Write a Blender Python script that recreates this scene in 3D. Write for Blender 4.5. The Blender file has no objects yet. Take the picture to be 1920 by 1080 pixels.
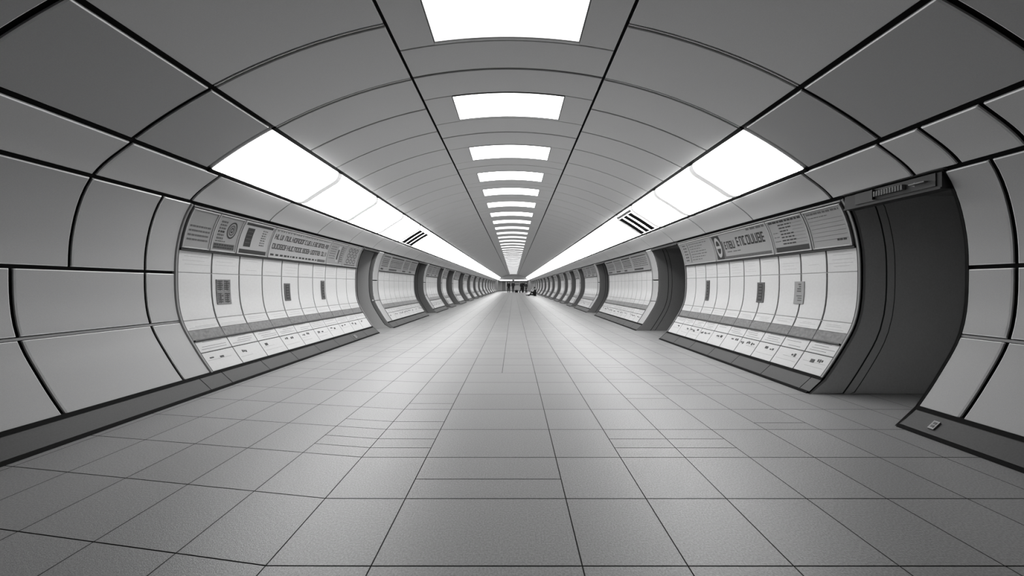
import bpy, bmesh, math, random
from mathutils import Vector
random.seed(7)
SC = bpy.context.scene
COL = SC.collection

# ------------------------------------------------------------------ materials
def nodes(name):
    m = bpy.data.materials.new(name); m.use_nodes = True
    nt = m.node_tree
    return m, nt, nt.nodes['Principled BSDF']

def mat(name, v, rough=.4, metal=0., spec=.5, noise=0., nscale=60., bump=0., bscale=300., coat=0., island=0.):
    m, nt, b = nodes(name)
    N, L = nt.nodes, nt.links
    b.inputs['Base Color'].default_value = (v, v, v, 1)
    b.inputs['Roughness'].default_value = rough
    b.inputs['Metallic'].default_value = metal
    b.inputs['Specular IOR Level'].default_value = spec
    b.inputs['Coat Weight'].default_value = coat
    tc = N.new('ShaderNodeTexCoord')
    if noise or island:
        n = N.new('ShaderNodeTexNoise'); n.inputs['Scale'].default_value = nscale
        n.inputs['Detail'].default_value = 3
        L.new(tc.outputs['Object'], n.inputs['Vector'])
        mr = N.new('ShaderNodeMapRange')
        mr.inputs['From Min'].default_value = .3; mr.inputs['From Max'].default_value = .7
        mr.inputs['To Min'].default_value = v*(1-noise); mr.inputs['To Max'].default_value = v*(1+noise)
        L.new(n.outputs['Fac'], mr.inputs['Value'])
        out = mr.outputs['Result']
        if island:
            g = N.new('ShaderNodeNewGeometry')
            k = N.new('ShaderNodeMapRange')
            k.inputs['To Min'].default_value = 1-island; k.inputs['To Max'].default_value = 1+island
            L.new(g.outputs['Random Per Island'], k.inputs['Value'])
            mu = N.new('ShaderNodeMath'); mu.operation = 'MULTIPLY'
            L.new(out, mu.inputs[0]); L.new(k.outputs['Result'], mu.inputs[1]); out = mu.outputs[0]
        c = N.new('ShaderNodeCombineColor')
        for i in range(3): L.new(out, c.inputs[i])
        L.new(c.outputs['Color'], b.inputs['Base Color'])
    if bump:
        n2 = N.new('ShaderNodeTexNoise'); n2.inputs['Scale'].default_value = bscale; n2.inputs['Detail'].default_value = 2
        L.new(tc.outputs['Object'], n2.inputs['Vector'])
        bp = N.new('ShaderNodeBump'); bp.inputs['Strength'].default_value = bump; bp.inputs['Distance'].default_value = .002
        L.new(n2.outputs['Fac'], bp.inputs['Height']); L.new(bp.outputs['Normal'], b.inputs['Normal'])
    return m

def emit(name, strength):
    m, nt, b = nodes(name)
    b.inputs['Base Color'].default_value = (.8, .8, .8, 1)
    b.inputs['Emission Color'].default_value = (1, 1, 1, 1)
    b.inputs['Emission Strength'].default_value = strength
    return m

M = dict(
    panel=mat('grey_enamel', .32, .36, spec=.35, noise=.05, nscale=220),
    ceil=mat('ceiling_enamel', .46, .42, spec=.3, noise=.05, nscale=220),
    edge=mat('pale_panel_edge', .85, .3, spec=.6),
    joint=mat('black_joint', .006, .8, spec=.1),
    groove=mat('thin_joint', .05, .7, spec=.2),
    filler=mat('grey_filler', .16, .4),
    tile=mat('floor_tile', .225, .42, metal=0., spec=.9, noise=.28, nscale=130, bump=.5, bscale=260, island=.05),
    grout=mat('floor_grout', .02, .8),
    white=mat('white_enamel', .47, .3, spec=.4, noise=.03, nscale=40),
    wline=mat('white_panel_joint', .03, .6),
    wfaint=mat('faint_joint_and_reflection', .22, .5),
    steel=mat('brushed_steel', .42, .38, metal=.85, noise=.06, nscale=90),
    jamb=mat('dark_steel', .22, .4, metal=.4, noise=.08, nscale=90),
    bayedge=mat('bay_edge', .22, .5, spec=.3),
    posteredge=mat('poster_frame', .34, .4, metal=.2),
    passage=mat('passage_panel', .52, .3, metal=.25, noise=.06, nscale=60),
    steelp=mat('pale_steel_panel', .5, .4, metal=.3, noise=.05, nscale=90),
    trimlight=mat('light_metal_edge', .7, .3, metal=.5),
    header=mat('dark_header', .035, .5, spec=.2),
    base=mat('skirting', .05, .5, spec=.2, noise=.08, nscale=120),
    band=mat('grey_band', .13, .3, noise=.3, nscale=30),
    sheet=mat('poster_paper', .22, .5, noise=.05, nscale=150),
    sheetl=mat('poster_paper_light', .30, .5, noise=.05, nscale=150),
    ink=mat('poster_ink', .012, .5),
    inkmid=mat('poster_ink_grey', .07, .5),
    dark=mat('black_rail', .015, .4),
    alc=mat('alcove_lining', .2, .5),
    strip=emit('strip_light', 13),
    lamp=emit('ceiling_lamp', 3),
    strip2=emit('strip_light_far_dim', 5.5),  # far strip panels given weaker emission so the distance does not blow out
    lampdim=emit('ceiling_lamp_dim', 1.4),
    far=emit('hall_lamp', 4),
    stripbar=emit('glowing_strip_flange', .28),
    skin=mat('skin', .35, .5),
    cloth=mat('black_cloth', .012, .9, spec=.2),
    cloth2=mat('dark_grey_cloth', .03, .9, spec=.2),
    hair=mat('dark_hair', .01, .6),
    hall=mat('hall_wall', .45, .5),
)

# ------------------------------------------------------------------ tunnel section
KEY = [(0, 3.34), (.985, 3.24), (2.42, 2.72), (3.09, 2.29), (3.42, 2.01), (3.60, 1.5),
       (3.615, 1.25), (3.555, .71), (3.40, .42), (3.22, .15)]
FOOT = (3.06, 0.0)
_ext = [(-.985, 3.24)] + KEY + [(3.0, -.12)]
_T = [0]
for a, b in zip(_ext, _ext[1:]): _T.append(_T[-1] + math.dist(a, b))
def _tan(i):
    t0 = (_T[i]-_T[i-1]); t1 = (_T[i+1]-_T[i])
    r = []
    for k in (0, 1):
        d0 = (_ext[i][k]-_ext[i-1][k])/t0; d1 = (_ext[i+1][k]-_ext[i][k])/t1
        r.append((d0*t1+d1*t0)/(t0+t1))
    return r
def P(s, d=0.):
    """point of the lining at key parameter s (negative = left half), d metres inwards"""
    a = abs(s); i = min(int(a), len(KEY)-2); f = a-i
    h = _T[i+2]-_T[i+1]
    p0, p1 = KEY[i], KEY[i+1]; m0, m1 = _tan(i+1), _tan(i+2)
    f2, f3 = f*f, f*f*f
    r, dr = [], []
    for k in (0, 1):
        r.append((2*f3-3*f2+1)*p0[k]+(f3-2*f2+f)*h*m0[k]+(-2*f3+3*f2)*p1[k]+(f3-f2)*h*m1[k])
        dr.append(((6*f2-6*f)*p0[k]+(3*f2-4*f+1)*h*m0[k]+(-6*f2+6*f)*p1[k]+(3*f2-2*f)*h*m1[k]))
    l = math.hypot(*dr) or 1
    n = (dr[1]/l, -dr[0]/l)          # inward
    x, z = r[0]+n[0]*d, r[1]+n[1]*d
    return (x if s >= 0 else -x), z
def speed(s):
    e = .01; a, b = P(abs(s)-e if abs(s) > e else 0), P(abs(s)+e if abs(s) < 8.98 else 9)
    return max(math.dist(a, b)/(.02 if e < abs(s) < 8.98 else .01), .2)
def s_at_z(z, lo=4., hi=9.):
    for _ in range(40):
        m = (lo+hi)/2
        if P(m)[1] > z: lo = m
        else: hi = m
    return lo

# ------------------------------------------------------------------ mesh builder
class MB:
    def __init__(s): s.v = []; s.f = []; s.m = []; s.mats = []
    def slot(s, m):
        if m not in s.mats: s.mats.append(m)
        return s.mats.index(m)
    def grid(s, pts, m, close=False):
        """pts[i][j] -> quads"""
        k = s.slot(m); o = len(s.v); nj = len(pts[0])
        for row in pts: s.v += row
        for i in range(len(pts)-1):
            for j in range(nj-1):
                s.f.append((o+i*nj+j, o+i*nj+j+1, o+(i+1)*nj+j+1, o+(i+1)*nj+j)); s.m.append(k)
    def poly(s, pts, m):
        k = s.slot(m); o = len(s.v); s.v += pts; s.f.append(tuple(range(o, o+len(pts)))); s.m.append(k)
    def box(s, x0, x1, y0, y1, z0, z1, m):
        k = s.slot(m); o = len(s.v)
        s.v += [(x, y, z) for x in (x0, x1) for y in (y0, y1) for z in (z0, z1)]
        for f in ((0,1,3,2),(4,6,7,5),(0,4,5,1),(2,3,7,6),(0,2,6,4),(1,5,7,3)):
            s.f.append(tuple(o+i for i in f)); s.m.append(k)
    def prism(s, prof, y0, y1, m):
        """closed (x,z) outline swept along y"""
        k = s.slot(m); o = len(s.v); n = len(prof)
        s.v += [(x, y0, z) for x, z in prof] + [(x, y1, z) for x, z in prof]
        for i in range(n):
            j = (i+1) % n; s.f.append((o+i, o+j, o+n+j, o+n+i)); s.m.append(k)
        s.f.append(tuple(o+i for i in range(n))); s.m.append(k)
        s.f.append(tuple(o+n+i for i in reversed(range(n)))); s.m.append(k)
    def patch(s, s0, s1, y0, y1, m, d=0., th=.02, ch=0., bow=0., edge=None, ramp=0.):
        """curved shell on the lining between s0..s1 and y0..y1, face d metres inside the lining"""
        if abs(s1-s0) < 1e-5 or y1-y0 < 1e-4: return
        w = abs(s1-s0)
        n = max(2, int(math.ceil(w*(8 if max(abs(s0), abs(s1)) <= 4.01 else 6))))
        if bow: n = 24
        if ch:
            c0, c1 = ch/speed(s0), ch/speed(s1); sg = 1 if s1 > s0 else -1
            S = [(s0, -th), (s0, -ch)] + [(s0+sg*c0+(s1-sg*c1-s0-sg*c0)*i/n, 0) for i in range(n+1)] + [(s1, -ch), (s1, -th)]
            Y = [(y0, -th), (y0, -ch), (y0+ch, 0), (y1-ch, 0), (y1, -ch), (y1, -th)]
        else:
            S = [(s0, -th)] + [(s0+(s1-s0)*i/n, 0) for i in range(n+1)] + [(s1, -th)]
            Y = [(y0, -th), (y0, 0)]+([(y0+ramp*k/6, 0) for k in range(1, 7)] if ramp else [])+[(y1, 0), (y1, -th)]
        pts = []
        for ss, ds in S:
            row = []
            for yy, dy in Y:
                q = (ss-s0)/(s1-s0)*2-1; x, z = P(ss, d+min(ds, dy)+bow*max(0, 1-q**8)*(math.sin(min(1, max(0, yy-y0)/ramp)*math.pi/2) if ramp else 1)); row.append((x, yy, z))
            pts.append(row)
        f0 = len(s.f); s.grid(pts, m)
        if edge:
            k = s.slot(edge); nj = len(Y)-1
            for a in range(len(S)-1):
                for b in range(nj):
                    if a in (1, len(S)-3) or b in (1, nj-2): s.m[f0+a*nj+b] = k
    def tube(s, path, r, m, n=8):
        k = s.slot(m); o = len(s.v)
        for i, p in enumerate(path):
            p = Vector(p); a = Vector(path[max(i-1, 0)]); b = Vector(path[min(i+1, len(path)-1)])
            t = (b-a).normalized(); u = t.orthogonal().normalized(); w = t.cross(u)
            rr = r[i] if isinstance(r, (list, tuple)) else r
            for q in range(n):
                an = 2*math.pi*q/n; s.v.append(tuple(p+u*math.cos(an)*rr+w*math.sin(an)*rr))
        for i in range(len(path)-1):
            for q in range(n):
                s.f.append((o+i*n+q, o+i*n+(q+1) % n, o+(i+1)*n+(q+1) % n, o+(i+1)*n+q)); s.m.append(k)
        s.f.append(tuple(o+q for q in range(n))); s.m.append(k)
        e = o+(len(path)-1)*n; s.f.append(tuple(e+q for q in reversed(range(n)))); s.m.append(k)
    def build(s, name, parent=None, smooth=True, loc=None):
        me = bpy.data.meshes.new(name)
        v = s.v
        if loc: v = [(a-loc[0], b-loc[1], c-loc[2]) for a, b, c in v]
        me.from_pydata(v, [], s.f)
        for m in s.mats: me.materials.append(m)
        me.polygons.foreach_set('material_index', s.m)
        bm = bmesh.new(); bm.from_mesh(me)
        bmesh.ops.recalc_face_normals(bm, faces=bm.faces); bm.to_mesh(me); bm.free()
        if smooth:
            me.polygons.foreach_set('use_smooth', [True]*len(me.polygons))
            me.set_sharp_from_angle(angle=math.radians(24))
        me.update()
        o = bpy.data.objects.new(name, me); COL.objects.link(o)
        if parent: o.parent = parent
        if loc and not parent: o.location = loc
        return o

def tag(o, label, cat, group=None):
    o['label'] = label; o['category'] = cat
    if group: o['group'] = group
    return o
def struct(o): o['kind'] = 'structure'; return o
def thing(name, label, cat, loc, group=None):
    o = bpy.data.objects.new(name, None); COL.objects.link(o); o.location = loc; o.empty_display_size = .1
    return tag(o, label, cat, group)
def part(mb, name, root, **kw):
    """child mesh whose coordinates are given in world space"""
    l = root.location
    return mb.build(name, None, **kw) if root is None else _child(mb, name, root, **kw)
def _world(o):
    v = Vector(o.location)
    while o.parent: o = o.parent; v += o.location
    return v
def _child(mb, name, root, **kw):
    w = _world(root)
    mb.v = [(a-w.x, b-w.y, c-w.z) for a, b, c in mb.v]
    return mb.build(name, root, **kw)

ORD = 'first second third fourth fifth sixth seventh eighth ninth tenth eleventh twelfth thirteenth fourteenth fifteenth sixteenth seventeenth eighteenth nineteenth'.split()
TENS = {20: ('twentieth', 'twenty'), 30: ('thirtieth', 'thirty'), 40: ('fortieth', 'forty'), 50: ('fiftieth', 'fifty'), 60: ('sixtieth', 'sixty')}
def nth(i):
    n = i+1
    if n < 20: return ORD[n-1]
    t = n//10*10
    return TENS[t][0] if n == t else TENS[t][1]+'-'+ORD[n-t-1]

YB, YE = -1.6, 66.0        # tunnel runs from behind the camera to the far hall
SIDES = ((-1, 'left'), (1, 'right'))

# segments of wall between the openings: (y0, y1)
SEG = {-1: [(YB, 7.95), (8.9, 12.6), (13.9, 16.4), (17.3, 18.6), (20.4, 22.7), (24.7, 26.9), (28.7, 31.0), (32.8, 35.2),
            (37.0, 39.4), (41.2, 43.6), (45.5, 48.0), (50.0, 52.5), (54.5, 57.5), (59.5, 62), (63.5, YE)],
       1: [(YB, 2.67), (3.49, 7.04), (8.39, 12.7), (14.1, 17.0), (18.1, 19.5), (20.9, 22.3), (23.6, 25.6), (27.4, 29.4), (31.2, 33.2),
           (35.0, 37.0), (39.0, 41.2), (43.2, 45.4), (47.4, 49.8), (51.8, 54.2), (56.2, 58.6), (60.6, 63), (64.4, YE)]}
ALC_X = 5.2
STRIP0 = 3.55

# ------------------------------------------------------------------ floor
fl = MB()
T = .415; RY = .425
cols = [.33+T*k for k in range(-14, 13)]
cols = [-5.4]+[c for c in cols if -5.3 < c < 5.3]+[5.4]
rows = [1.34+RY*k for k in range(-11, 160)]
def skew(x, y):
    f = max(0, 1-max(0, y-3)/8)
    return y + .15*f*max(0, -x-.9)
g = .0028
rng = random.Random(3)
extra = {}
def add_tile(x0, x1, y0, y1):
    pts = [(x0+g, skew(x0+g, y0)+g, 0), (x1-g, skew(x1-g, y0)+g, 0), (x1-g, skew(x1-g, y1)-g, 0), (x0+g, skew(x0+g, y1)-g, 0)]
    fl.poly(pts, M['tile'])
splits = {}
for ri, y0 in enumerate(rows[:-1]):
    y1 = rows[ri+1]
    if y0 > YE+15: break
    ci = 0
    while ci < len(cols)-1:
        x0, x1 = cols[ci], cols[ci+1]
        if abs(x1+.085) < .02 and y0 < 4.2: x1 = cols[ci+2]; ci += 1
        sp = []
        mid = (x0+x1)/2
        if 1.3 < y0 < 1.8 and abs(mid+.08) < .3: sp = [.42] if y0 > 1.7 else []
        if 2.15 < y0 < 2.3 and (.7 < mid < 1.6 or -1.3 < mid < -.5): sp = [.3, .62]
        if 2.55 < y0 < 3.2 and (-1.4 < mid < -.1) and rng.random() < .6: sp = [.35]
        if 2.55 < y0 < 5 and (.7 < mid < 2.4) and rng.random() < .35: sp = [rng.choice([.3, .5, .7])]
        if y0 > 5 and rng.random() < .12: sp = [.5]
        e = [0]+sp+[1]
        for a, b in zip(e, e[1:]): add_tile(x0, x1, y0+(y1-y0)*a, y0+(y1-y0)*b)
        ci += 1
fl.poly([(-5.6, YB-1, -.004), (5.6, YB-1, -.004), (5.6, YE+15, -.004), (-5.6, YE+15, -.004)], M['grout'])
struct(fl.build('floor', smooth=False))

# ------------------------------------------------------------------ ceiling
trim_n = 1
ce = MB()
CH = .007
LL = .050/2      # half width of a long joint
def ls(s): return LL/speed(s)
S1a, S1b = 1-ls(1)*.6, 1+ls(1)*.6
# centre row with its light openings
LSTART = [2.52, 3.96, 5.42, 6.66, 7.80]
while LSTART[-1] < YE-2.5: LSTART.append(LSTART[-1]+1.26)
LLEN = .56; SL = .66
rings_c = [1.55, 2.10]+[(a+LLEN+b)/2 for a, b in zip(LSTART, LSTART[1:])]+[YE]
j2 = .009
prev = YB
bounds = []
for i, y in enumerate(rings_c[2:]): bounds.append(y)
ce.patch(-S1a, S1a, YB, 1.55-.012, M['ceil'], ch=.004)
ce.patch(-S1a, S1a, 1.55+.012, 2.10-.012, M['ceil'], ch=.004)
ra = 2.10
for i, y in enumerate(LSTART):
    rb = bounds[i] if i < len(bounds) else YE
    a = y-.01; b = y+LLEN+.03
    big = .013 if i < 3 else .008
    ce.patch(-S1a, S1a, ra+big, a-j2, M['ceil'], ch=.004)
    ce.patch(-S1a, -SL-.004, a, b, M['ceil'], ch=.004)
    ce.patch(SL+.004, S1a, a, b, M['ceil'], ch=.004)
    ce.patch(-SL-.004, SL+.004, y+LLEN+.004, b, M['ceil'])
    ce.patch(-S1a, S1a, b+j2, rb-big, M['ceil'], ch=.004)
    ra = rb
# side rows
ringsL = [1.9, 2.80, 3.53]
while ringsL[-1] < YE-.7: ringsL.append(ringsL[-1]+.60)
ringsL.append(YE)
for sg, nm in SIDES:
    p = YB
    for r in ringsL:
        w = .020 if r < 3.6 else .010
        if 2 < r < 3.6: ce.patch(sg*S1b, sg*(2-ls(2)), r-.002, r+.002, M['edge'], d=-.004, th=.01)
        ce.patch(sg*S1b, sg*(2-ls(2)), p, r-w, M['ceil'], ch=.004); p = r+w
    # strip row, unlit panels before the light begins
    p = YB
    for r in (1.9, 2.81, 3.50):
        ce.patch(sg*(2+ls(2)), sg*(3-ls(3)), p, r-.017, M['panel'], ch=CH, edge=M['edge']); p = r+.017
    # row below the strip
    rr = [1.5, 2.83, 3.68] if sg < 0 else [1.9, 2.23, 2.57, 2.86, 3.60]
    while rr[-1] < YE-1.4: rr.append(rr[-1]+1.18)
    rr.append(YE)
    p = YB
    for r in rr:
        w = .015 if r < 3.8 else .009
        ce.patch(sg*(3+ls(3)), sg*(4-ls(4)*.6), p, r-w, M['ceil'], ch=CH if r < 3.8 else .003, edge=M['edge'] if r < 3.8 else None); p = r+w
for sg, nm in SIDES:
    for q in (2, 3):
        gk = MB(); gk.patch(sg*(q-ls(q)*1.0), sg*(q+ls(q)*1.0), STRIP0-.02, YE-.08, M['joint'], d=-.003, th=.02)
        struct(gk.build(f'trim_{trim_n}')); trim_n += 1
# black backing that shows in every joint
ce.patch(-4.02, 4.02, YB, YE, M['joint'], d=-.028, th=.03)
struct(ce.build('ceiling'))

# ------------------------------------------------------------------ lights
for i, y in enumerate(LSTART):
    c = (0, y+LLEN/2, 3.34)
    t = thing('ceiling_light', f'bright rectangular ceiling light in the middle row, {nth(i)} from the near end', 'ceiling light', c,
              'ceiling lights down the middle of the tunnel')
    mb = MB(); mb.patch(-SL+.006, SL-.006, y+.006, y+LLEN-.006, M['lamp' if 0 < i < 8 else 'lampdim'], d=-.004, th=.012); _child(mb, 'diffuser', t)
    mb = MB()
    for a, b in ((-SL, -SL+.006), (SL-.006, SL)): mb.patch(a, b, y, y+LLEN, M['filler'], d=.001, th=.02)
    mb.patch(-SL+.006, SL-.006, y, y+.006, M['filler'], d=.001, th=.02)
    mb.patch(-SL+.006, SL-.006, y+LLEN-.006, y+LLEN, M['filler'], d=.001, th=.02)
    _child(mb, 'trim', t)
BOW0 = .075
vented = {-1: 4, 1: 3}
for sg, nm in SIDES:
    js = [STRIP0, 4.95, 6.30, 7.75, 9.15, 10.2] if sg < 0 else [STRIP0, 4.62, 5.80, 6.93, 7.88]
    while js[-1] < YE-1.6: js.append(js[-1]+1.27)
    js.append(YE-.08)
    for i, (a, b) in enumerate(zip(js, js[1:])):
        x, z = P(sg*2.5)
        t = thing('strip_light', f'glowing curved panel of the {nm} light strip, {nth(i)} from the near end', 'light panel', (x, (a+b)/2, z),
                  f'panels of the {nm} light strip')
        vd = vented[sg] == i; BOW = BOW0; jw = .10 if i < 4 else .05
        if vd: t['label'] = f'glowing panel with three dark vent slots in the {nm} light strip'
        mb = MB(); mb.patch(sg*(2+ls(2)), sg*(3-ls(3)), a, b-jw, M['strip' if i < 5 else 'strip2'], d=-.002, th=.015, bow=BOW, ramp=0 if i else .9); df = _child(mb, 'diffuser', t)
        mb = MB(); mb.patch(sg*(2+ls(2)), sg*(3-ls(3)), b-jw, b, M['stripbar'], d=.010, th=.012, bow=BOW); _child(mb, 'joint_bar', t)
        if vd:
            for k in range(3):
                yy = a+(b-a)*(.2+.3*k)
                mb = MB(); mb.patch(sg*2.13, sg*2.88, yy-(.085 if sg > 0 else .11), yy+(.085 if sg > 0 else .11), M['joint'], d=BOW+.010, th=.03, bow=1e-6); _child(mb, 'vent_slot', t)
            if sg > 0:
                mb = MB(); mb.patch(sg*2.05, sg*2.12, a+.04, b-.04, M['filler'], d=BOW*.8, th=.03); _child(mb, 'vent_rim', t)

# ------------------------------------------------------------------ walls
HJ = .016
def plain_panels(mb, sg, y0, y1, upper, lower, mp):
    """grey enamel cladding: row 4-6 uses joints in upper, rows 6-7 and 7-9 use those in lower"""
    for (sa, sb, js) in ((4, 6, upper), (6, 7, lower), (7, 9, lower)):
        e = [y0]+[j for j in js if y0 < j < y1]+[y1]
        for k, (a, b) in enumerate(zip(e, e[1:])):
            aa = a if k == 0 else a+HJ*.8
            bb = b if k == len(e)-2 else b-HJ*.8
            g0 = ls(sa)*.9 if sa == 4 else HJ/speed(sa)
            g1 = HJ/speed(sb) if sb < 9 else .02
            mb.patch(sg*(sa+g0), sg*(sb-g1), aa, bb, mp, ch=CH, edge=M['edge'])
    # grey filler in the lower long joint
    mb.patch(sg*(7-HJ*.6/speed(7)), sg*(7+HJ*.6/speed(7)), y0, y1, M['filler'], d=-.006, th=.01)
def foot_profile(sg, d=0.):
    a = P(9); return [(sg*(a[0]+.005-d), a[1]+d*.6), (sg*(FOOT[0]-d), 0), (sg*(FOOT[0]+.30), 0), (sg*(a[0]+.30), a[1])]

def baseboard(sg, nm, y0, y1, joints):
    mb = MB()
    e = [y0]+[j for j in joints if y0+.1 < j < y1-.1]+[y1]
    for k, (a, b) in enumerate(zip(e, e[1:])):
        mb.prism(foot_profile(sg), a+(.004 if k else 0), b-(.004 if k < len(e)-2 else 0), M['base'])
    a = P(9)
    mb.prism([(sg*(a[0]+.002), a[1]+.014), (sg*(a[0]-.016), a[1]-.012), (sg*(a[0]+.28), a[1]-.012), (sg*(a[0]+.28), a[1]+.014)], y0, y1, M['joint'])
    mb.prism([(sg*(FOOT[0]-.012), 0.001), (sg*(FOOT[0]+.005), .022), (sg*(FOOT[0]+.2), .022), (sg*(FOOT[0]+.2), 0.001)], y0+.002, y1-.002, M['joint'])
    o = mb.build('baseboard_'+nm); return struct(o)

BAYS = []
for sg, nm in SIDES:
    for k, (y0, y1) in enumerate(SEG[sg]):
        wl = MB()
        near = (k == 0)
        if near and sg < 0:
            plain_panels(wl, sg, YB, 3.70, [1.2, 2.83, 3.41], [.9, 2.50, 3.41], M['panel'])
            bay = (3.70, y1)
        elif near:
            plain_panels(wl, sg, YB, y1, [1.2, 2.42], [1.2, 2.42], M['panel'])
            bay = None
        else:
            w0 = .0 if (sg > 0 and k == 1) else min(.33, (y1-y0)*.16)
            if w0: plain_panels(wl, sg, y0, y0+w0, [], [], M['panel'])
            bay = (y0+w0, y1)
        # backing
        wl.patch(sg*4.0, sg*9, y0+.001, y1-.001, M['joint'], d=-.03, th=.05)
        struct(wl.build('wall_'+nm))
        jt = [YB+2.1, .6, 2.05, 3.55] if (near and sg < 0) else ([.4, 1.98] if near else [])
        if bay:
            n = max(2, round((bay[1]-bay[0])/.62))
            jt = jt+[bay[0]+.12+(bay[1]-bay[0]-.12)*q/n for q in range(0, n)]
        baseboard(sg, nm, y0, y1, jt)
        if bay: BAYS.append((sg, nm, bay[0], bay[1]))

# ------------------------------------------------------------------ lit bays with posters
SU0 = s_at_z(1.495); SBAND = s_at_z(.60); SSILL = s_at_z(.495); SMID = s_at_z(.36)
SPT, SPB = s_at_z(1.965), s_at_z(1.525)
def squiggle(mb, sg, y, s, w, h, m, d, r):
    """one small illegible pen mark made of two or three strokes"""
    n = r.choice([1, 2, 3])
    for q in range(n):
        yy = y+w*q/n
        mb.patch(sg*(s+r.uniform(-.2, .2)*h), sg*(s+h*r.uniform(.5, 1)), yy, yy+w/n*.7, m, d=d, th=.002)
def bay_labels(nm, i): return f'{nth(i)} lit white bay on the {nm} wall'
cnt = {-1: 0, 1: 0}
BAYIDX = []
for sg, nm, y0, y1 in BAYS:
    i = cnt[sg]; cnt[sg] += 1
    BAYIDX.append((sg, nm, i, y0, y1))
    x, z = P(sg*6)
    t = thing('wall_display', f'curved white glossy wall bay with grid joints, {nth(i)} along the {nm} wall', 'wall bay', (x, (y0+y1)/2, 0.15),
              f'white bays along the {nm} wall')
    r = random.Random(i*7+sg+20)
    e = .035
    # frame
    mb = MB()
    for a, b in ((y0, y0+.022), (y1-.022, y1)):
        mb.patch(sg*4.05, sg*8.98, a, b, M['bayedge'], d=.012, th=.05, ch=.004)
        aa = a+.022 if a == y0 else a-.012
        mb.patch(sg*4.05, sg*8.98, aa, aa+.012, M['dark'], d=.006, th=.04)
    mb.patch(sg*4.06, sg*(SPT-.02), y0+e, y1-e, M['bayedge'], d=.012, th=.03, ch=.003)
    _child(mb, 'frame', t)
    mb = MB(); mb.patch(sg*(SU0-.055), sg*(SU0-.01), y0+e, y1-e, M['dark'], d=.022, th=.04); _child(mb, 'poster_rail', t)
    # cladding
    sp = .41 if sg < 0 else .365
    n = max(3, round((y1-y0-2*e)/sp)); sp = (y1-y0-2*e)/n
    mb = MB()
    for q in range(n):
        a, b = y0+e+q*sp, y0+e+(q+1)*sp
        for (sa, sb) in ((SU0, 6), (6, 7), (7, SBAND)):
            gp = .004
            mb.patch(sg*(sa+(gp/speed(sa) if sa != SU0 else 0)), sg*(sb-gp/speed(sb)), a+(.009 if q else 0), b-(.009 if q < n-1 else 0), M['white'], d=0, th=.012, ch=.003)
    clad = mb
    mb = MB()
    mb.patch(sg*SU0, sg*SSILL, y0+e, y1-e, M['wline'], d=-.009, th=.01)
    mb.patch(sg*(6-.012), sg*(6+.012), y0+e, y1-e, M['wfaint'], d=-.004, th=.01)
    mb.patch(sg*(7-.008), sg*(7+.008), y0+e, y1-e, M['wfaint'], d=-.004, th=.01)
    _child(mb, 'grid_joint', t)
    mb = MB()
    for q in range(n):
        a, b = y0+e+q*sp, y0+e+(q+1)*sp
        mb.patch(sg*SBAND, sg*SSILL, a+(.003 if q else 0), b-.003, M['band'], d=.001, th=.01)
    _child(mb, 'floor_reflection_band', t)  # grey strip painted in as the dark floor's reflection in the bay
    # sill and lower inclined panels
    mb = MB(); mb.patch(sg*SSILL, sg*(SSILL+.055), y0+e, y1-e, M['dark'], d=.022, th=.04, ch=.003); _child(mb, 'sill', t)
    lo = MB()
    for q in range(n):
        a, b = y0+e+q*sp, y0+e+(q+1)*sp
        lo.patch(sg*(SSILL+.055), sg*(SMID-.012), a+(.005 if q else 0), b-(.005 if q < n-1 else 0), M['white'], d=.002, th=.02, ch=.002)
        lo.patch(sg*(SMID+.02), sg*8.95, a+(.005 if q else 0), b-(.005 if q < n-1 else 0), M['white'], d=.002, th=.02, ch=.002)
    jn = mb = MB(); mb.patch(sg*(SSILL+.055), sg*8.96, y0+e, y1-e, M['wline'], d=-.007, th=.02)
    # pencil-thin lines printed across the shelf strip and short handwritten marks
    if y0 < 20:
        mk = lo
        for q in range(n):
            a = y0+e+q*sp
            for u in range(4):
                s0 = SSILL+.09+u*(SMID-SSILL-.12)/4+r.uniform(-.01, .01)
                if r.random() < .85:
                    l0 = r.uniform(0, .3)*sp; mk.patch(sg*s0, sg*(s0+.012), a+.02+l0, a+sp-.02-r.uniform(0, .3)*sp, M['inkmid'], d=.0035, th=.001)
            for u in range(r.choice([1, 2, 2, 3])):
                yy = a+sp*(.15+.27*u)+r.uniform(0, .03)
                squiggle(mk, sg, yy, SMID+.12+r.uniform(0, .12), .07, .12, M['ink'], .004, r)
            for u in range(2):
                if r.random() < .6:
                    s0 = SMID+.32+.16*u; mk.patch(sg*s0, sg*(s0+.008), a+.03, a+sp*r.uniform(.5, .9), M['wfaint'], d=.0035, th=.001)
        # faint lines painted on the white cladding as reflections
        mk = clad
        for q in range(n):
            a = y0+e+q*sp
            for u in range(5):
                s0 = SU0+.06+.17*u+r.uniform(-.03, .03)
                if r.random() < .7 and s0 < 5.95: mk.patch(sg*s0, sg*(s0+.010), a+.02+r.uniform(0, .1), a+sp-.02-r.uniform(0, .1), M['wfaint'], d=.0012, th=.001)
            for u in range(4):
                s0 = 7.12+(SBAND-7.15)*u/4+r.uniform(-.01, .01)
                if r.random() < .7: mk.patch(sg*s0, sg*(s0+.008), a+.02+r.uniform(0, .1), a+sp-.02-r.uniform(0, .1), M['wfaint'], d=.0012, th=.001)
    _child(clad, 'cladding', t)
    lp = _child(lo, 'lower_panel', t)
    _child(jn, 'joint', lp)

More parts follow.
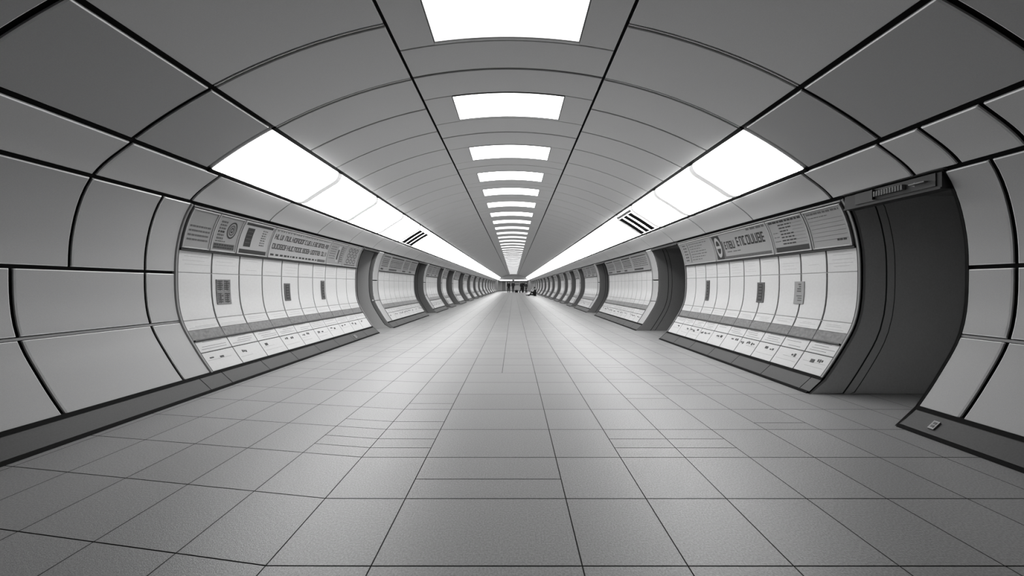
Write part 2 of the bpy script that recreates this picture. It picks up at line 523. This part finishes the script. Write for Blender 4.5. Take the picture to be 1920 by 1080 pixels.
# ------------------------------------------------------------------ posters above the white bays
PD = .016
def pz(f): return SPT+(SPB-SPT)*f          # 0 top .. 1 bottom
class Poster:
    """sheet in a frame; u runs 0..1 in reading direction, f 0..1 from top to bottom"""
    def __init__(s, sg, y0, y1, label, group, light=False):
        x, z = P(sg*4.6)
        s.sg, s.y0, s.y1 = sg, y0, y1
        s.t = thing('poster', label, 'poster', (x, (y0+y1)/2, P(SPB)[1]), group)
        mb = MB(); mb.patch(sg*SPT, sg*SPB, y0+.012, y1-.012, M['sheetl' if light else 'sheet'], d=PD, th=.016)
        s.pr = mb
        mb = MB()
        for a, b in ((y0, y0+.014), (y1-.014, y1)):
            mb.patch(sg*SPT, sg*SPB, a, b, M['posteredge'], d=PD+.008, th=.026, ch=.003)
        for a, b in ((0, .035), (.965, 1)):
            mb.patch(sg*pz(a), sg*pz(b), y0+.014, y1-.014, M['posteredge'], d=PD+.008, th=.026, ch=.003)
        _child(mb, 'frame', s.t)
    def r(s, u0, u1, f0, f1, m='ink', d=.002):
        w = s.y1-s.y0-.03; b = s.y0+.015
        if s.sg > 0: u0, u1 = 1-u1, 1-u0
        s.pr.patch(s.sg*pz(f0), s.sg*pz(f1), b+w*u0, b+w*u1, M[m], d=PD+d, th=.0015)
    def ring(s, uc, fc, ru, rf, m='ink', wd=.35, d=.0025):
        w = s.y1-s.y0-.03; b = s.y0+.015
        if s.sg > 0: uc = 1-uc
        rows = []
        for k in range(25):
            an = 2*math.pi*k/24; row = []
            for q in (1, 1-wd):
                x, z = P(s.sg*pz(fc+rf*q*math.sin(an)), PD+d); row.append((x, b+w*(uc+ru*q*math.cos(an)), z))
            rows.append(row)
        s.pr.grid(rows, M[m])
    def line(s, u0, u1, f, h, m='inkmid', r=random, ws=(.03, .09)):
        """a row of illegible word-sized marks"""
        u = u0
        while u < u1:
            w = r.uniform(*ws); s.r(u, min(u+w, u1), f, f+h, m); u += w+r.uniform(.012, .03)
    def glyphs(s, u0, u1, f0, f1, n, m='ink', r=random, solid=False):
        """a row of outlined letter-like shapes, none of them a real letter"""
        w = (u1-u0)/n; st = w*.2; h = (f1-f0)
        for k in range(n):
            a, b = u0+k*w+w*.08, u0+(k+1)*w-w*.08
            s.r(a, a+st, f0, f1, m)
            if r.random() < .8: s.r(b-st, b, f0, f1, m)
            if r.random() < .7: s.r(a+st, b-st, f0, f0+h*.18, m)
            if r.random() < .7: s.r(a+st, b-st, f1-h*.18, f1, m)
            if r.random() < .4: s.r(a+st, b-st, f0+h*.42, f0+h*.58, m)
    def done(s):
        _child(s.pr, 'sheet', s.t)
        return s.t
R = random.Random(11)
gl = 'posters above the first white bay on the left wall'
p = Poster(-1, 3.74, 4.075, 'small plain grey poster with four lines of text, nearest on the left wall', gl)
for k in range(4): p.line(.08, .92, .42+.11*k, .045, 'inkmid', R, (.05, .12))
p.done()
p = Poster(-1, 4.085, 4.46, 'grey poster with a round ringed emblem and a dark caption block, left wall', gl)
p.ring(.66, .38, .20, .24, 'ink', .18); p.ring(.66, .38, .13, .155, 'inkmid', .3); p.ring(.66, .38, .06, .08, 'ink', .5)
for k in range(6): p.line(.12, .38, .16+.09*k, .055, 'inkmid' if k != 3 else 'ink', R, (.05, .1))
p.line(.1, .5, .70, .03, 'inkmid', R)
p.r(.06, .94, .77, .93, 'inkmid', .0015)
for k in range(2): p.line(.08, .92, .79+.07*k, .045, 'ink', R, (.06, .14))
p.done()
p = Poster(-1, 4.475, 5.03, 'grey poster with a tall black box and dark bars above and below, left wall', gl, True)
p.r(.04, .96, .05, .12, 'ink'); p.r(.04, .96, .84, .96, 'ink')
p.r(.14, .36, .20, .76, 'ink'); p.r(.36, .40, .20, .76, 'sheetl', .003)
p.glyphs(.17, .33, .26, .36, 3, 'inkmid', R)
for k in range(4): p.r(.17, .33, .30+.11*k, .315+.11*k, 'inkmid', .0035)
for k in range(7): p.line(.66, .82, .20+.075*k, .035, 'inkmid', R, (.03, .06))
p.line(.08, .92, .875, .05, 'sheet', R, (.03, .08))
p.done()
p = Poster(-1, 5.045, 6.60, 'long panel with two rows of dense outlined lettering, left wall', gl, True)
p.line(.02, .97, .07, .03, 'inkmid', R, (.01, .03))
p.glyphs(.02, .98, .20, .38, 26, 'ink', R); p.glyphs(.02, .98, .52, .70, 26, 'ink', R)
p.line(.02, .80, .86, .06, 'ink', R, (.015, .05)); p.r(.82, .98, .84, .94, 'inkmid')
p.done()
p = Poster(-1, 6.615, 7.22, 'grey poster with a narrow upright black figure panel, left wall', gl)
p.r(.50, .66, .15, .85, 'sheetl'); p.r(.54, .62, .3, .75, 'ink', .003); p.r(.74, .78, .1, .9, 'inkmid')
for k in range(6): p.line(.06, .42, .2+.1*k, .03, 'inkmid', R)
for k in range(8): p.line(.8, .96, .15+.09*k, .05, 'inkmid', R)
p.done()
p = Poster(-1, 7.235, 7.87, 'grey poster full of looping scribbled marks beside the first alcove, left wall', gl)
for a in range(3):
    for b in range(3): p.ring(.28+.24*a, .22+.26*b, .10, .11, 'ink', .3)
p.line(.1, .9, .9, .04, 'ink', R)
p.done()
gr = 'posters above the first white bay on the right wall'
p = Poster(1, 3.54, 4.005, 'large pale grey poster with faint ruled lines, nearest on the right wall', gr)
p.line(.05, .95, .08, .05, 'inkmid', R, (.05, .12)); p.line(.05, .6, .2, .02, 'inkmid', R)
for k in range(6): p.r(.04, .96, .30+.1*k, .306+.1*k, 'inkmid')
p.line(.68, .94, .80, .05, 'ink', R, (.04, .08))
p.done()
p = Poster(1, 4.02, 4.585, 'grey poster with a short text list and a black strip along its foot, right wall', gr)
p.line(.03, .97, .06, .06, 'ink', R, (.05, .12))
for k in range(7): p.line(.28, .28+R.uniform(.22, .42), .18+.09*k, .035, 'ink', R, (.04, .1)); p.r(.65, .95, .2+.09*k, .206+.09*k, 'inkmid')
for k in range(3): p.line(.06, .22, .4+.12*k, .02, 'inkmid', R)
p.r(.03, .97, .82, .96, 'ink'); p.line(.05, .95, .86, .06, 'sheetl', R, (.03, .08))
p.done()
p = Poster(1, 4.60, 5.905, 'long poster with a white round emblem and large outlined lettering, right wall', gr)
p.r(.02, .17, .06, .95, 'ink'); p.ring(.095, .5, .06, .38, 'sheetl', .35, .004); p.r(.045, .145, .45, .55, 'sheetl', .0045)
p.r(.17, .2, .3, .95, 'inkmid')
p.glyphs(.22, .42, .34, .62, 4, 'ink', R); p.glyphs(.46, .94, .26, .58, 8, 'ink', R)
p.line(.7, .98, .06, .06, 'inkmid', R); p.line(.25, .5, .7, .03, 'inkmid', R)
p.r(.2, .98, .86, .95, 'inkmid'); p.line(.35, .97, .87, .06, 'ink', R, (.02, .05))
p.done()
p = Poster(1, 5.92, 6.99, 'grey poster with a narrow left column and ruled text, farthest in its row, right wall', gr)
p.r(.24, .255, .1, .92, 'inkmid')
for k in range(6): p.line(.07, .18, .14+.13*k, .05, 'ink', R, (.03, .05))
for k in range(7): p.line(.3, .3+R.uniform(.3, .64), .14+.11*k, .03, 'inkmid', R)
p.done()
for sg, nm, i, y0, y1 in BAYIDX:
    if i == 0: continue
    n = 4 if i == 1 else (3 if y0 < 17.5 else 2)
    a0, a1 = y0+.04, y1-.04
    e = [a0+(a1-a0)*k/n for k in range(n+1)]
    if i == 1: e[1] += .25*sg; e[2] += .15
    for k in range(n):
        p = Poster(sg, e[k]+.004, e[k+1]-.004, f'grey poster, {nth(k)} from near end above the {nth(i)} {nm} white bay', f'posters above the {nth(i)} white bay on the {nm} wall')
        if y0 < 24:
            p.r(.05, .95, .06, .14, 'ink' if k % 2 else 'inkmid')
            for q in range(5): p.line(.07, .93, .24+.11*q, .05, R.choice(['ink', 'inkmid']), R, (.03, .14))
            p.r(.06, .06+R.uniform(.2, .6), .84, .94, 'ink')
        else:
            p.r(.1, .9, .2, .5, 'inkmid'); p.r(.1, .6, .65, .8, 'ink')
        p.done()

# ------------------------------------------------------------------ small notices on the white bays
def notice(sg, ya, yb, za, zb, label, kind):
    sa, sb = s_at_z(za, 5.0, 8), s_at_z(zb, 5.0, 8)
    x, z = P(sg*(sa+sb)/2)
    t = thing('notice', label, 'sign', (x, (ya+yb)/2, z))
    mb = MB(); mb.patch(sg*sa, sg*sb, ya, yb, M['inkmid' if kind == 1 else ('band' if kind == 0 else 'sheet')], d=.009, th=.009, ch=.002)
    r = random.Random(int(ya*100)); pr = mb
    h = sb-sa; w = yb-ya
    if kind == 0:
        for cx, cy in ((.06, .05), (.54, .05), (.06, .56), (.54, .56)):
            for q in range(5):
                pr.patch(sg*(sa+h*(cy+.08*q)), sg*(sa+h*(cy+.08*q+.045)), ya+w*cx, ya+w*(cx+r.uniform(.25, .4)), M['ink'], d=.0105, th=.002)
            pr.patch(sg*(sa+h*cy), sg*(sa+h*(cy+.4)), ya+w*(cx+.17), ya+w*(cx+.2), M['ink'], d=.011, th=.002)
    elif kind == 1:
        pr.patch(sg*(sa+h*.08), sg*(sa+h*.92), ya+w*.2, yb-w*.2, M['ink'], d=.0105, th=.002)
        for q in range(5): pr.patch(sg*(sa+h*(.14+.15*q)), sg*(sa+h*(.2+.15*q)), ya+w*.3, ya+w*.7, M['inkmid'], d=.012, th=.002)
    else:
        for q in range(4): pr.patch(sg*(sa+h*(.1+.1*q)), sg*(sa+h*(.16+.1*q)), ya+w*.3, ya+w*r.uniform(.5, .8), M['inkmid'], d=.0105, th=.002)
        for q in range(3): pr.patch(sg*(sa+h*(.62+.1*q)), sg*(sa+h*(.66+.1*q)), ya+w*.2, ya+w*r.uniform(.5, .8), M['inkmid'], d=.0105, th=.002)
    _child(pr, 'plate', t)
notice(-1, 4.21, 4.42, 1.18, .87, 'square dark notice of four text blocks on the left white bay', 0)
notice(-1, 5.46, 5.60, 1.14, .86, 'narrow dark upright notice, middle one on the left white bay', 1)
notice(-1, 6.50, 6.62, 1.20, .84, 'thin dark upright notice farthest along the left white bay', 1)
notice(1, 4.165, 4.31, 1.155, .875, 'mid grey upright notice nearest on the right white bay', 2)
notice(1, 4.83, 4.97, 1.15, .86, 'black upright notice with small lettering, middle one on the right white bay', 1)
notice(1, 6.18, 6.28, 1.20, .83, 'thin black upright notice farthest along the right white bay', 1)

# ------------------------------------------------------------------ alcoves between the wall segments
NS = 22
def curve(off):
    pts = []
    for k in range(NS+1):
        s = 4.0+5.0*k/NS; pts.append(P(s, -off))
    a = pts[-1]; pts.append((FOOT[0]+off*.9, 0.))
    return pts
HZ = 2.02
for sg, nm in SIDES:
    segs = SEG[sg]
    for k in range(len(segs)-1):
        y0, y1 = segs[k][1], segs[k+1][0]
        al = MB()
        # far jamb (faces the camera), near jamb, back, soffit
        for yy, dr in ((y1, -1), (y0, 1)):
            bands = ((0, .025, .014, M['bayedge']), (.025, .24, .006, M['jamb']), (.255, .33, .006, M['jamb']), (.345, 9, .0, M['jamb']))
            if sg > 0 and k == 0: bands = ((0, .025, .014, M['bayedge']), (.025, .24, .006, M['passage']), (.255, .33, .006, M['passage']), (.345, 9, .0, M['passage']))
            if sg < 0 and k == 0: bands = ((0, .025, .014, M['bayedge']), (.025, .085, .006, M['jamb']), (.10, .40, .006, M['steelp']), (.415, 9, 0., M['jamb']))
            for o0, o1, pr, mt in bands:
                c0 = curve(o0)
                c1 = curve(o1) if o1 < 5 else [(ALC_X, z) for x, z in c0]
                yf = yy+dr*(pr+.004)*1.0
                rows = []
                for (xa, za), (xb, zb) in zip(c0, c1):
                    za, zb = min(max(za, 0), HZ), min(max(zb, 0), HZ)
                    rows.append([(sg*min(xa, ALC_X), yf, za), (sg*min(xb, ALC_X), yf, zb)])
                al.grid(rows, mt)
            c0 = curve(0)
            al.poly([(sg*x, yy, min(max(z, 0), HZ)) for x, z in c0]+[(sg*ALC_X, yy, 0), (sg*ALC_X, yy, HZ)], M['dark'])
        al.poly([(sg*ALC_X, y0, 0), (sg*ALC_X, y1, 0), (sg*ALC_X, y1, HZ), (sg*ALC_X, y0, HZ)], M['alc'])
        al.poly([(sg*3.4, y0, HZ), (sg*ALC_X, y0, HZ), (sg*ALC_X, y1, HZ), (sg*3.4, y1, HZ)], M['alc'])
        struct(al.build(f'wall_alcove_{nm}', smooth=False))
        # header beam across the opening
        hb = MB()
        z0 = 1.865 if (sg > 0 and k == 0) else 1.955
        hb.box(sg*3.43, sg*3.54, y0+.016, y1-.016, z0, 2.0, M['header'])
        hb.box(sg*3.418, sg*3.43, y0+.016, y1-.016, z0, z0+.014, M['header'])
        struct(hb.build(f'trim_{trim_n}', smooth=False)); trim_n += 1
# direction sign on the header of the near right opening
t = thing('direction_sign', 'narrow dark sign with pale lettering and an arrow above the right opening', 'sign', (3.43, 3.05, 1.89))
mb = MB(); mb.box(3.421, 3.4295, 2.72, 3.36, 1.895, 2.0, M['base']); pl = _child(mb, 'plate', t, smooth=False)
mb = MB()
r = random.Random(5)
yy = 3.16
mb.box(3.419, 3.388, 3.17, 3.175, 1.9, 1.995, M['ink'])
while yy > 2.93:
    w = .018
    mb.box(3.419, 3.388, yy-.004, yy, 1.925, 1.97, M['filler']); mb.box(3.419, 3.388, yy-w+.006, yy-w+.010, 1.925, 1.97, M['filler'])
    zz = r.choice([1.925, 1.945, 1.966]); mb.box(3.419, 3.388, yy-w+.008, yy-.004, zz, zz+.005, M['filler'])
    yy -= w+.004
mb.box(3.419, 3.388, 2.77, 2.88, 1.944, 1.952, M['filler'])
mb.poly([(3.419, 2.89, 1.948), (3.419, 2.86, 1.968), (3.419, 2.86, 1.928)], M['filler'])
_child(mb, 'lettering', pl, smooth=False)

# small plates on the skirting
def skirt_plate(sg, y, w, label):
    a = P(9); b = FOOT
    def q(f, d): return (sg*(a[0]+(b[0]-a[0])*f-d*.68), a[1]+(b[1]-a[1])*f+d*.73)
    t = thing('wall_plate', label, 'plate', (sg*3.12, y, .05))
    mb = MB()
    mb.prism([q(.32, .0), q(.32, .008), q(.66, .008), q(.66, .0)], y-w/2, y+w/2, M['sheet']); pl = _child(mb, 'cover', t, smooth=False)
    mb = MB()
    for f in (.37, .50): mb.prism([q(f, .008), q(f, .010), q(f+.09, .010), q(f+.09, .008)], y-w*.25, y+w*.25, M['ink'])
    _child(mb, 'slot', t, smooth=False)
skirt_plate(1, 2.50, .036, 'tiny pale socket plate on the skirting at the end of the near right wall')
skirt_plate(-1, 6.9, .07, 'tiny pale socket plate on the skirting below the first left white bay')
# round latch at the edge beyond the first left alcove
t = thing('door_knob', 'small round metal knob on the edge of the wall past the first left alcove', 'knob', (-3.56, 8.87, .72))
mb = MB(); mb.tube([(-3.60, 8.895, .72), (-3.60, 8.86, .72), (-3.60, 8.845, .72)], [.016, .022, .014], M['trimlight'], 12); _child(mb, 'knob_head', t)

# ------------------------------------------------------------------ far hall
hl = MB()
H0, H1, HH = YE, YE+13, 2.32
hl.poly([(-5.4, H1, 0), (5.4, H1, 0), (5.4, H1, HH), (-5.4, H1, HH)], M['hall'])
hl.poly([(-5.4, H0, 0), (-5.4, H1, 0), (-5.4, H1, HH), (-5.4, H0, HH)], M['hall'])
struct(hl.build('wall_back', smooth=False))
h2 = MB(); h2.poly([(5.4, H0, 0), (5.4, H1, 0), (5.4, H1, HH), (5.4, H0, HH)], M['hall']); struct(h2.build('wall_hall', smooth=False))
h3 = MB(); h3.poly([(-5.4, H0, HH), (5.4, H0, HH), (5.4, H1, HH), (-5.4, H1, HH)], M['hall'])
h3.box(-4.2, 4.2, YE, YE+.1, 2.25, 3.9, M['panel'])
for s in (-1, 1): h3.box(s*2.95, s*5.4, YE, YE+.1, 0, 2.25, M['panel'])
struct(h3.build('ceiling_hall', smooth=False))
for k, (x, y) in enumerate(((-1.6, YE+3.6), (1.6, YE+3.6), (-1.6, YE+9), (1.6, YE+9))):
    t = thing('hall_light', f'bright light panel over the hall beyond the tunnel end, {("front left", "front right", "rear left", "rear right")[k]}', 'ceiling light', (x, y, HH-.06), 'lights in the far hall')
    mb = MB(); mb.box(x-1.4, x+1.4, y-1.5, y+1.5, HH-.05, HH-.02, M['far']); _child(mb, 'diffuser', t, smooth=False)
    mb = MB(); mb.box(x-1.45, x+1.45, y-1.55, y+1.55, HH-.02, HH-.001, M['trimlight']); _child(mb, 'housing', t, smooth=False)
for n, x in ((1, -2.2), (2, -1.1), (3, 2.1)):
    d = MB(); d.box(x-.45, x+.45, H1-.06, H1-.005, 0, 2.1, M['alc']); d.box(x-.5, x-.45, H1-.1, H1-.005, 0, 2.15, M['trimlight']); d.box(x+.45, x+.5, H1-.1, H1-.005, 0, 2.15, M['trimlight'])
    struct(d.build(f'door_{n}', smooth=False))
# round sign on the back wall
t = thing('round_sign', 'small round ring sign with a crossbar on the far hall wall', 'sign', (.75, H1-.03, 1.35))
mb = MB()
rows = []
for k in range(33):
    an = 2*math.pi*k/32; rows.append([(.75+rr*math.cos(an), H1-.03, 1.35+rr*math.sin(an)) for rr in (.42, .24)])
mb.grid(rows, M['white']); _child(mb, 'ring', t, smooth=False)
mb = MB(); mb.box(.2, 1.3, H1-.05, H1-.035, 1.28, 1.42, M['ink']); _child(mb, 'bar', t, smooth=False)

# ------------------------------------------------------------------ people
def skinned(name, joints, edges, radii, m, root_i=0):
    me = bpy.data.meshes.new(name); me.from_pydata(joints, edges, []); me.update()
    o = bpy.data.objects.new(name, me); COL.objects.link(o)
    md = o.modifiers.new('skin', 'SKIN'); md.use_smooth_shade = True
    bm = bmesh.new(); bm.from_mesh(me); lay = bm.verts.layers.skin.verify(); bm.verts.ensure_lookup_table()
    for i, v in enumerate(bm.verts):
        rr = radii[i]; v[lay].radius = rr if isinstance(rr, tuple) else (rr, rr); v[lay].use_root = (i == root_i)
    bm.to_mesh(me); bm.free()
    sd = o.modifiers.new('sub', 'SUBSURF'); sd.levels = 2; sd.render_levels = 2
    dg = bpy.context.evaluated_depsgraph_get(); dg.update()
    me2 = bpy.data.meshes.new_from_object(o.evaluated_get(dg))
    bpy.data.objects.remove(o); bpy.data.meshes.remove(me)
    me2.name = name; me2.materials.clear(); me2.materials.append(m)
    return me2
def hand(mb, w, el, m):
    """palm and five unequal, slightly curled fingers beyond wrist w, forearm coming from el"""
    w, el = Vector(w), Vector(el); d = (w-el).normalized(); sd = d.cross(Vector((0, 1, 0)))
    if sd.length < .2: sd = d.cross(Vector((1, 0, 0)))
    sd.normalize(); up = d.cross(sd)
    mb.tube([tuple(w-d*.02), tuple(w+d*.03), tuple(w+d*.08)], [.026, .038, .034], m)
    for k, (o, l) in enumerate(((-.030, .070), (-.010, .082), (.010, .076), (.030, .060))):
        b = w+d*.075+sd*o
        mb.tube([tuple(b), tuple(b+d*l*.5+up*.006), tuple(b+d*l*.85+up*.025)], [.009, .0085, .007], m, 6)
    b = w+d*.03-sd*.034
    mb.tube([tuple(b), tuple(b-sd*.022+d*.025), tuple(b-sd*.026+d*.055+up*.01)], [.011, .010, .008], m, 6)
def person(x, y, yaw, label, pose, coat, legs_m, h=1.72, hairlen=.02):
    t = thing('person', label, 'person', (x, y, 0), 'people at the far end')
    t.rotation_euler = (0, 0, yaw)
    J = pose; k = h/1.72
    J = {n: tuple(c*k for c in v) for n, v in J.items()}
    names = list(J)
    rad = dict(pelvis=(.15, .11), waist=(.135, .10), chest=(.165, .115), neckb=(.07, .07), neck=.055, head0=(.075, .085), head1=(.08, .10), head2=(.065, .08))
    E = [('pelvis', 'waist'), ('waist', 'chest'), ('chest', 'neckb'), ('neckb', 'neck'), ('neck', 'head0'), ('head0', 'head1'), ('head1', 'head2')]
    for s in 'lr':
        E += [('chest', 'sh'+s), ('sh'+s, 'el'+s), ('el'+s, 'wr'+s), ('pelvis', 'hip'+s), ('hip'+s, 'kn'+s), ('kn'+s, 'an'+s), ('an'+s, 'toe'+s)]
        rad.update({'sh'+s: .062, 'el'+s: .043, 'wr'+s: .028, 'hip'+s: .09, 'kn'+s: .06, 'an'+s: .042, 'toe'+s: (.04, .028)})
    me = skinned('body', [J[n] for n in names], [(names.index(a), names.index(b)) for a, b in E], [rad[n] for n in names], M['skin'], names.index('pelvis'))
    o = bpy.data.objects.new('body', me); COL.objects.link(o); o.parent = t
    mb = MB()
    for s in 'lr': hand(mb, J['wr'+s], J['el'+s], M['skin'])
    hd = Vector(J['head1']); f = Vector((0, -1, 0))
    mb.tube([tuple(hd+f*.085+Vector((0, 0, .02))), tuple(hd+f*.112-Vector((0, 0, .02))), tuple(hd+f*.09-Vector((0, 0, .03)))], [.008, .014, .010], M['skin'], 6)
    for s in (-1, 1):
        mb.tube([tuple(hd+Vector((s*.032, -.088, .018))), tuple(hd+Vector((s*.032, -.098, .018)))], [.010, .007], M['hair'], 6)
        mb.tube([tuple(hd+Vector((s*.078, .0, -.03))), tuple(hd+Vector((s*.088, .01, 0))), tuple(hd+Vector((s*.08, .01, .03)))], [.010, .014, .010], M['skin'], 6)
    mb.tube([tuple(hd+Vector((-.022, -.088, -.055))), tuple(hd+Vector((0, -.094, -.055))), tuple(hd+Vector((.022, -.088, -.055)))], [.004, .006, .004], M['ink'], 6)
    # join hands and face into the body mesh
    tmp = mb.build('tmp_body')
    bm = bmesh.new(); bm.from_mesh(me); n0 = len(bm.faces); bm.from_mesh(tmp.data); bm.faces.ensure_lookup_table()
    mats = [M['skin']]
    for m in tmp.data.materials:
        if m not in mats: mats.append(m)
    idx = {i: mats.index(m) for i, m in enumerate(tmp.data.materials)}
    for i in range(n0, len(bm.faces)): bm.faces[i].material_index = idx[bm.faces[i].material_index]
    bm.to_mesh(me); bm.free()
    me.materials.clear()
    for m in mats: me.materials.append(m)
    d = tmp.data; bpy.data.objects.remove(tmp); bpy.data.meshes.remove(d)
    def garment(name, ns, es, rr, m, root_n):
        mm = skinned(name, [J[n] for n in ns], [(ns.index(a), ns.index(b)) for a, b in es], rr, m, ns.index(root_n))
        oo = bpy.data.objects.new(name, mm); COL.objects.link(oo); oo.parent = t; return oo
    low = J['pelvis'][2] < .4
    J['hem'] = (J['pelvis'][0], J['pelvis'][1], J['pelvis'][2]-(.02 if low else .17))
    for q in 'lr': J['cuff'+q] = (J['an'+q][0], J['an'+q][1]+(.0), J['an'+q][2]-.035)
    ns = ['hem', 'pelvis', 'waist', 'chest', 'neckb', 'shl', 'ell', 'wrl', 'shr', 'elr', 'wrr']
    garment('coat', ns, [('hem', 'pelvis'), ('pelvis', 'waist'), ('waist', 'chest'), ('chest', 'neckb'), ('chest', 'shl'), ('shl', 'ell'), ('ell', 'wrl'), ('chest', 'shr'), ('shr', 'elr'), ('elr', 'wrr')],
            [(.13, .11) if low else (.19, .15), (.16, .13) if low else (.19, .15), (.17, .13), (.195, .145), (.085, .085), .082, .062, .045, .082, .062, .045], coat, 'pelvis')
    ns = ['waist', 'pelvis', 'hipl', 'knl', 'anl', 'hipr', 'knr', 'anr', 'cuffl', 'cuffr']
    garment('trousers', ns, [('waist', 'pelvis'), ('pelvis', 'hipl'), ('hipl', 'knl'), ('knl', 'anl'), ('pelvis', 'hipr'), ('hipr', 'knr'), ('knr', 'anr'), ('anl', 'cuffl'), ('anr', 'cuffr')],
            [(.11, .10) if low else (.14, .105), (.13, .11) if low else (.15, .115), .108, .08, .062, .108, .08, .062, .062, .062], legs_m, 'pelvis')
    for s in 'lr':
        a, b = Vector(J['an'+s]), Vector(J['toe'+s]); q = MB(); e = (b-a)
        hz = Vector((0, 0, -.02))
        q.tube([tuple(a-e*.28+hz*.9), tuple(a+e*.2+hz), tuple(a+e*.7+hz*.4), tuple(a+e*1.12)], [.035, .05, .048, .028], M['hair'], 10)
        q.build('shoe', t)
    q = MB()
    hh = Vector(J['head1'])
    q.tube([tuple(hh+Vector((0, .045, -.06-hairlen))), tuple(hh+Vector((0, .035, .02))), tuple(hh+Vector((0, .012, .085))), tuple(hh+Vector((0, 0, .135))), tuple(hh+Vector((0, 0, .15)))], [.065, .092, .09, .06, .02], M['hair'], 12)
    q.build('hair', t)
    return t
def stand(step=.12, arm=0.):
    return dict(pelvis=(0, 0, .93), waist=(0, .01, 1.08), chest=(0, 0, 1.30), neckb=(0, .01, 1.45), neck=(0, 0, 1.50), head0=(0, -.015, 1.55), head1=(0, -.02, 1.62), head2=(0, -.01, 1.68),
                shl=(.19, .01, 1.40), ell=(.25, .04, 1.12), wrl=(.25, -.05-arm, .90+arm*.6), shr=(-.19, .01, 1.40), elr=(-.25, .05, 1.12), wrr=(-.25, .02, .88),
                hipl=(.09, 0, .88), knl=(.10, -.02-step*.5, .49), anl=(.10, -step, .085), toel=(.11, -step-.15, .04),
                hipr=(-.09, 0, .88), knr=(-.10, 0, .49), anr=(-.10, step+.02, .085), toer=(-.11, step-.13, .04))
def sit():
    return dict(pelvis=(0, 0, .14), waist=(0, .0, .29), chest=(0, .02, .52), neckb=(0, -.01, .67), neck=(0, -.03, .72), head0=(0, -.06, .77), head1=(0, -.08, .84), head2=(0, -.08, .90),
                shl=(.19, 0, .62), ell=(.25, -.12, .38), wrl=(.16, -.34, .42), shr=(-.19, 0, .62), elr=(-.25, -.10, .36), wrr=(-.12, -.30, .30),
                hipl=(.10, -.03, .13), knl=(.13, -.42, .46), anl=(.12, -.66, .085), toel=(.13, -.82, .04),
                hipr=(-.10, -.03, .12), knr=(-.14, -.46, .13), anr=(-.16, -.88, .085), toer=(-.2, -.98, .13))
PY = 55.0
person(-.72, PY, .2, 'person in a black coat walking, leftmost of the standing group', stand(.16), M['cloth'], M['cloth'], 1.78)
person(-.02, PY+1.5, -.15, 'person in dark clothes second from the left of the standing group', stand(.1, .1), M['cloth2'], M['cloth'], 1.84)
person(1.25, PY-.6, 1.2, 'person in a dark jacket turned sideways right of the gap in the group', stand(.18, .25), M['cloth'], M['cloth'], 1.80)
person(1.62, PY+.4, -.6, 'person in a dark long coat, third from the right end of the row of people', stand(.1), M['cloth'], M['cloth2'], 1.82, .1)
person(2.05, PY-1.2, -1.0, 'person in black walking, rightmost of the standing group', stand(.2, .05), M['cloth2'], M['cloth'], 1.68)
person(2.42, 37.5, math.radians(-78), 'person in dark clothes sitting on the floor by the right wall, one leg stretched out', sit(), M['cloth'], M['cloth'], 1.72)
# bag between the standing people
t = thing('travel_bag', 'dark travel bag standing on the floor between the far people', 'bag', (.52, PY, 0))
mb = MB(); mb.box(.28, .76, PY-.14, PY+.14, .03, .42, M['cloth']); bd = _child(mb, 'body', t, smooth=False)
mb = MB(); mb.tube([(.40, PY, .42), (.42, PY, .56), (.62, PY, .56), (.64, PY, .42)], .015, M['cloth2']); _child(mb, 'handle', t)
for x in (.33, .71):
    mb = MB(); mb.tube([(x, PY-.06, .03), (x, PY+.06, .03)], .03, M['hair'], 12); _child(mb, 'wheel', t)

# ------------------------------------------------------------------ world, camera, view
w = bpy.data.worlds.new('world'); SC.world = w; w.use_nodes = True
bg = w.node_tree.nodes['Background']; bg.inputs[0].default_value = (1, 1, 1, 1); bg.inputs[1].default_value = .004
cam = bpy.data.cameras.new('camera'); co = bpy.data.objects.new('camera', cam); COL.objects.link(co)
co.location = (.06, 0, 1.10); co.rotation_euler = (math.radians(90), 0, 0)
cam.lens = 12; cam.sensor_width = 36; cam.clip_start = .05; cam.clip_end = 200
cam.shift_x = -3/1920; cam.shift_y = -4/1920
SC.camera = co
SC.view_settings.view_transform = 'Standard'; SC.view_settings.look = 'None'
SC.view_settings.gamma = 1; SC.view_settings.exposure = 0; SC.view_settings.use_curve_mapping = False
SC.cycles.max_bounces = 8; SC.cycles.diffuse_bounces = 5; SC.cycles.glossy_bounces = 4
SC.cycles.sample_clamp_indirect = 6
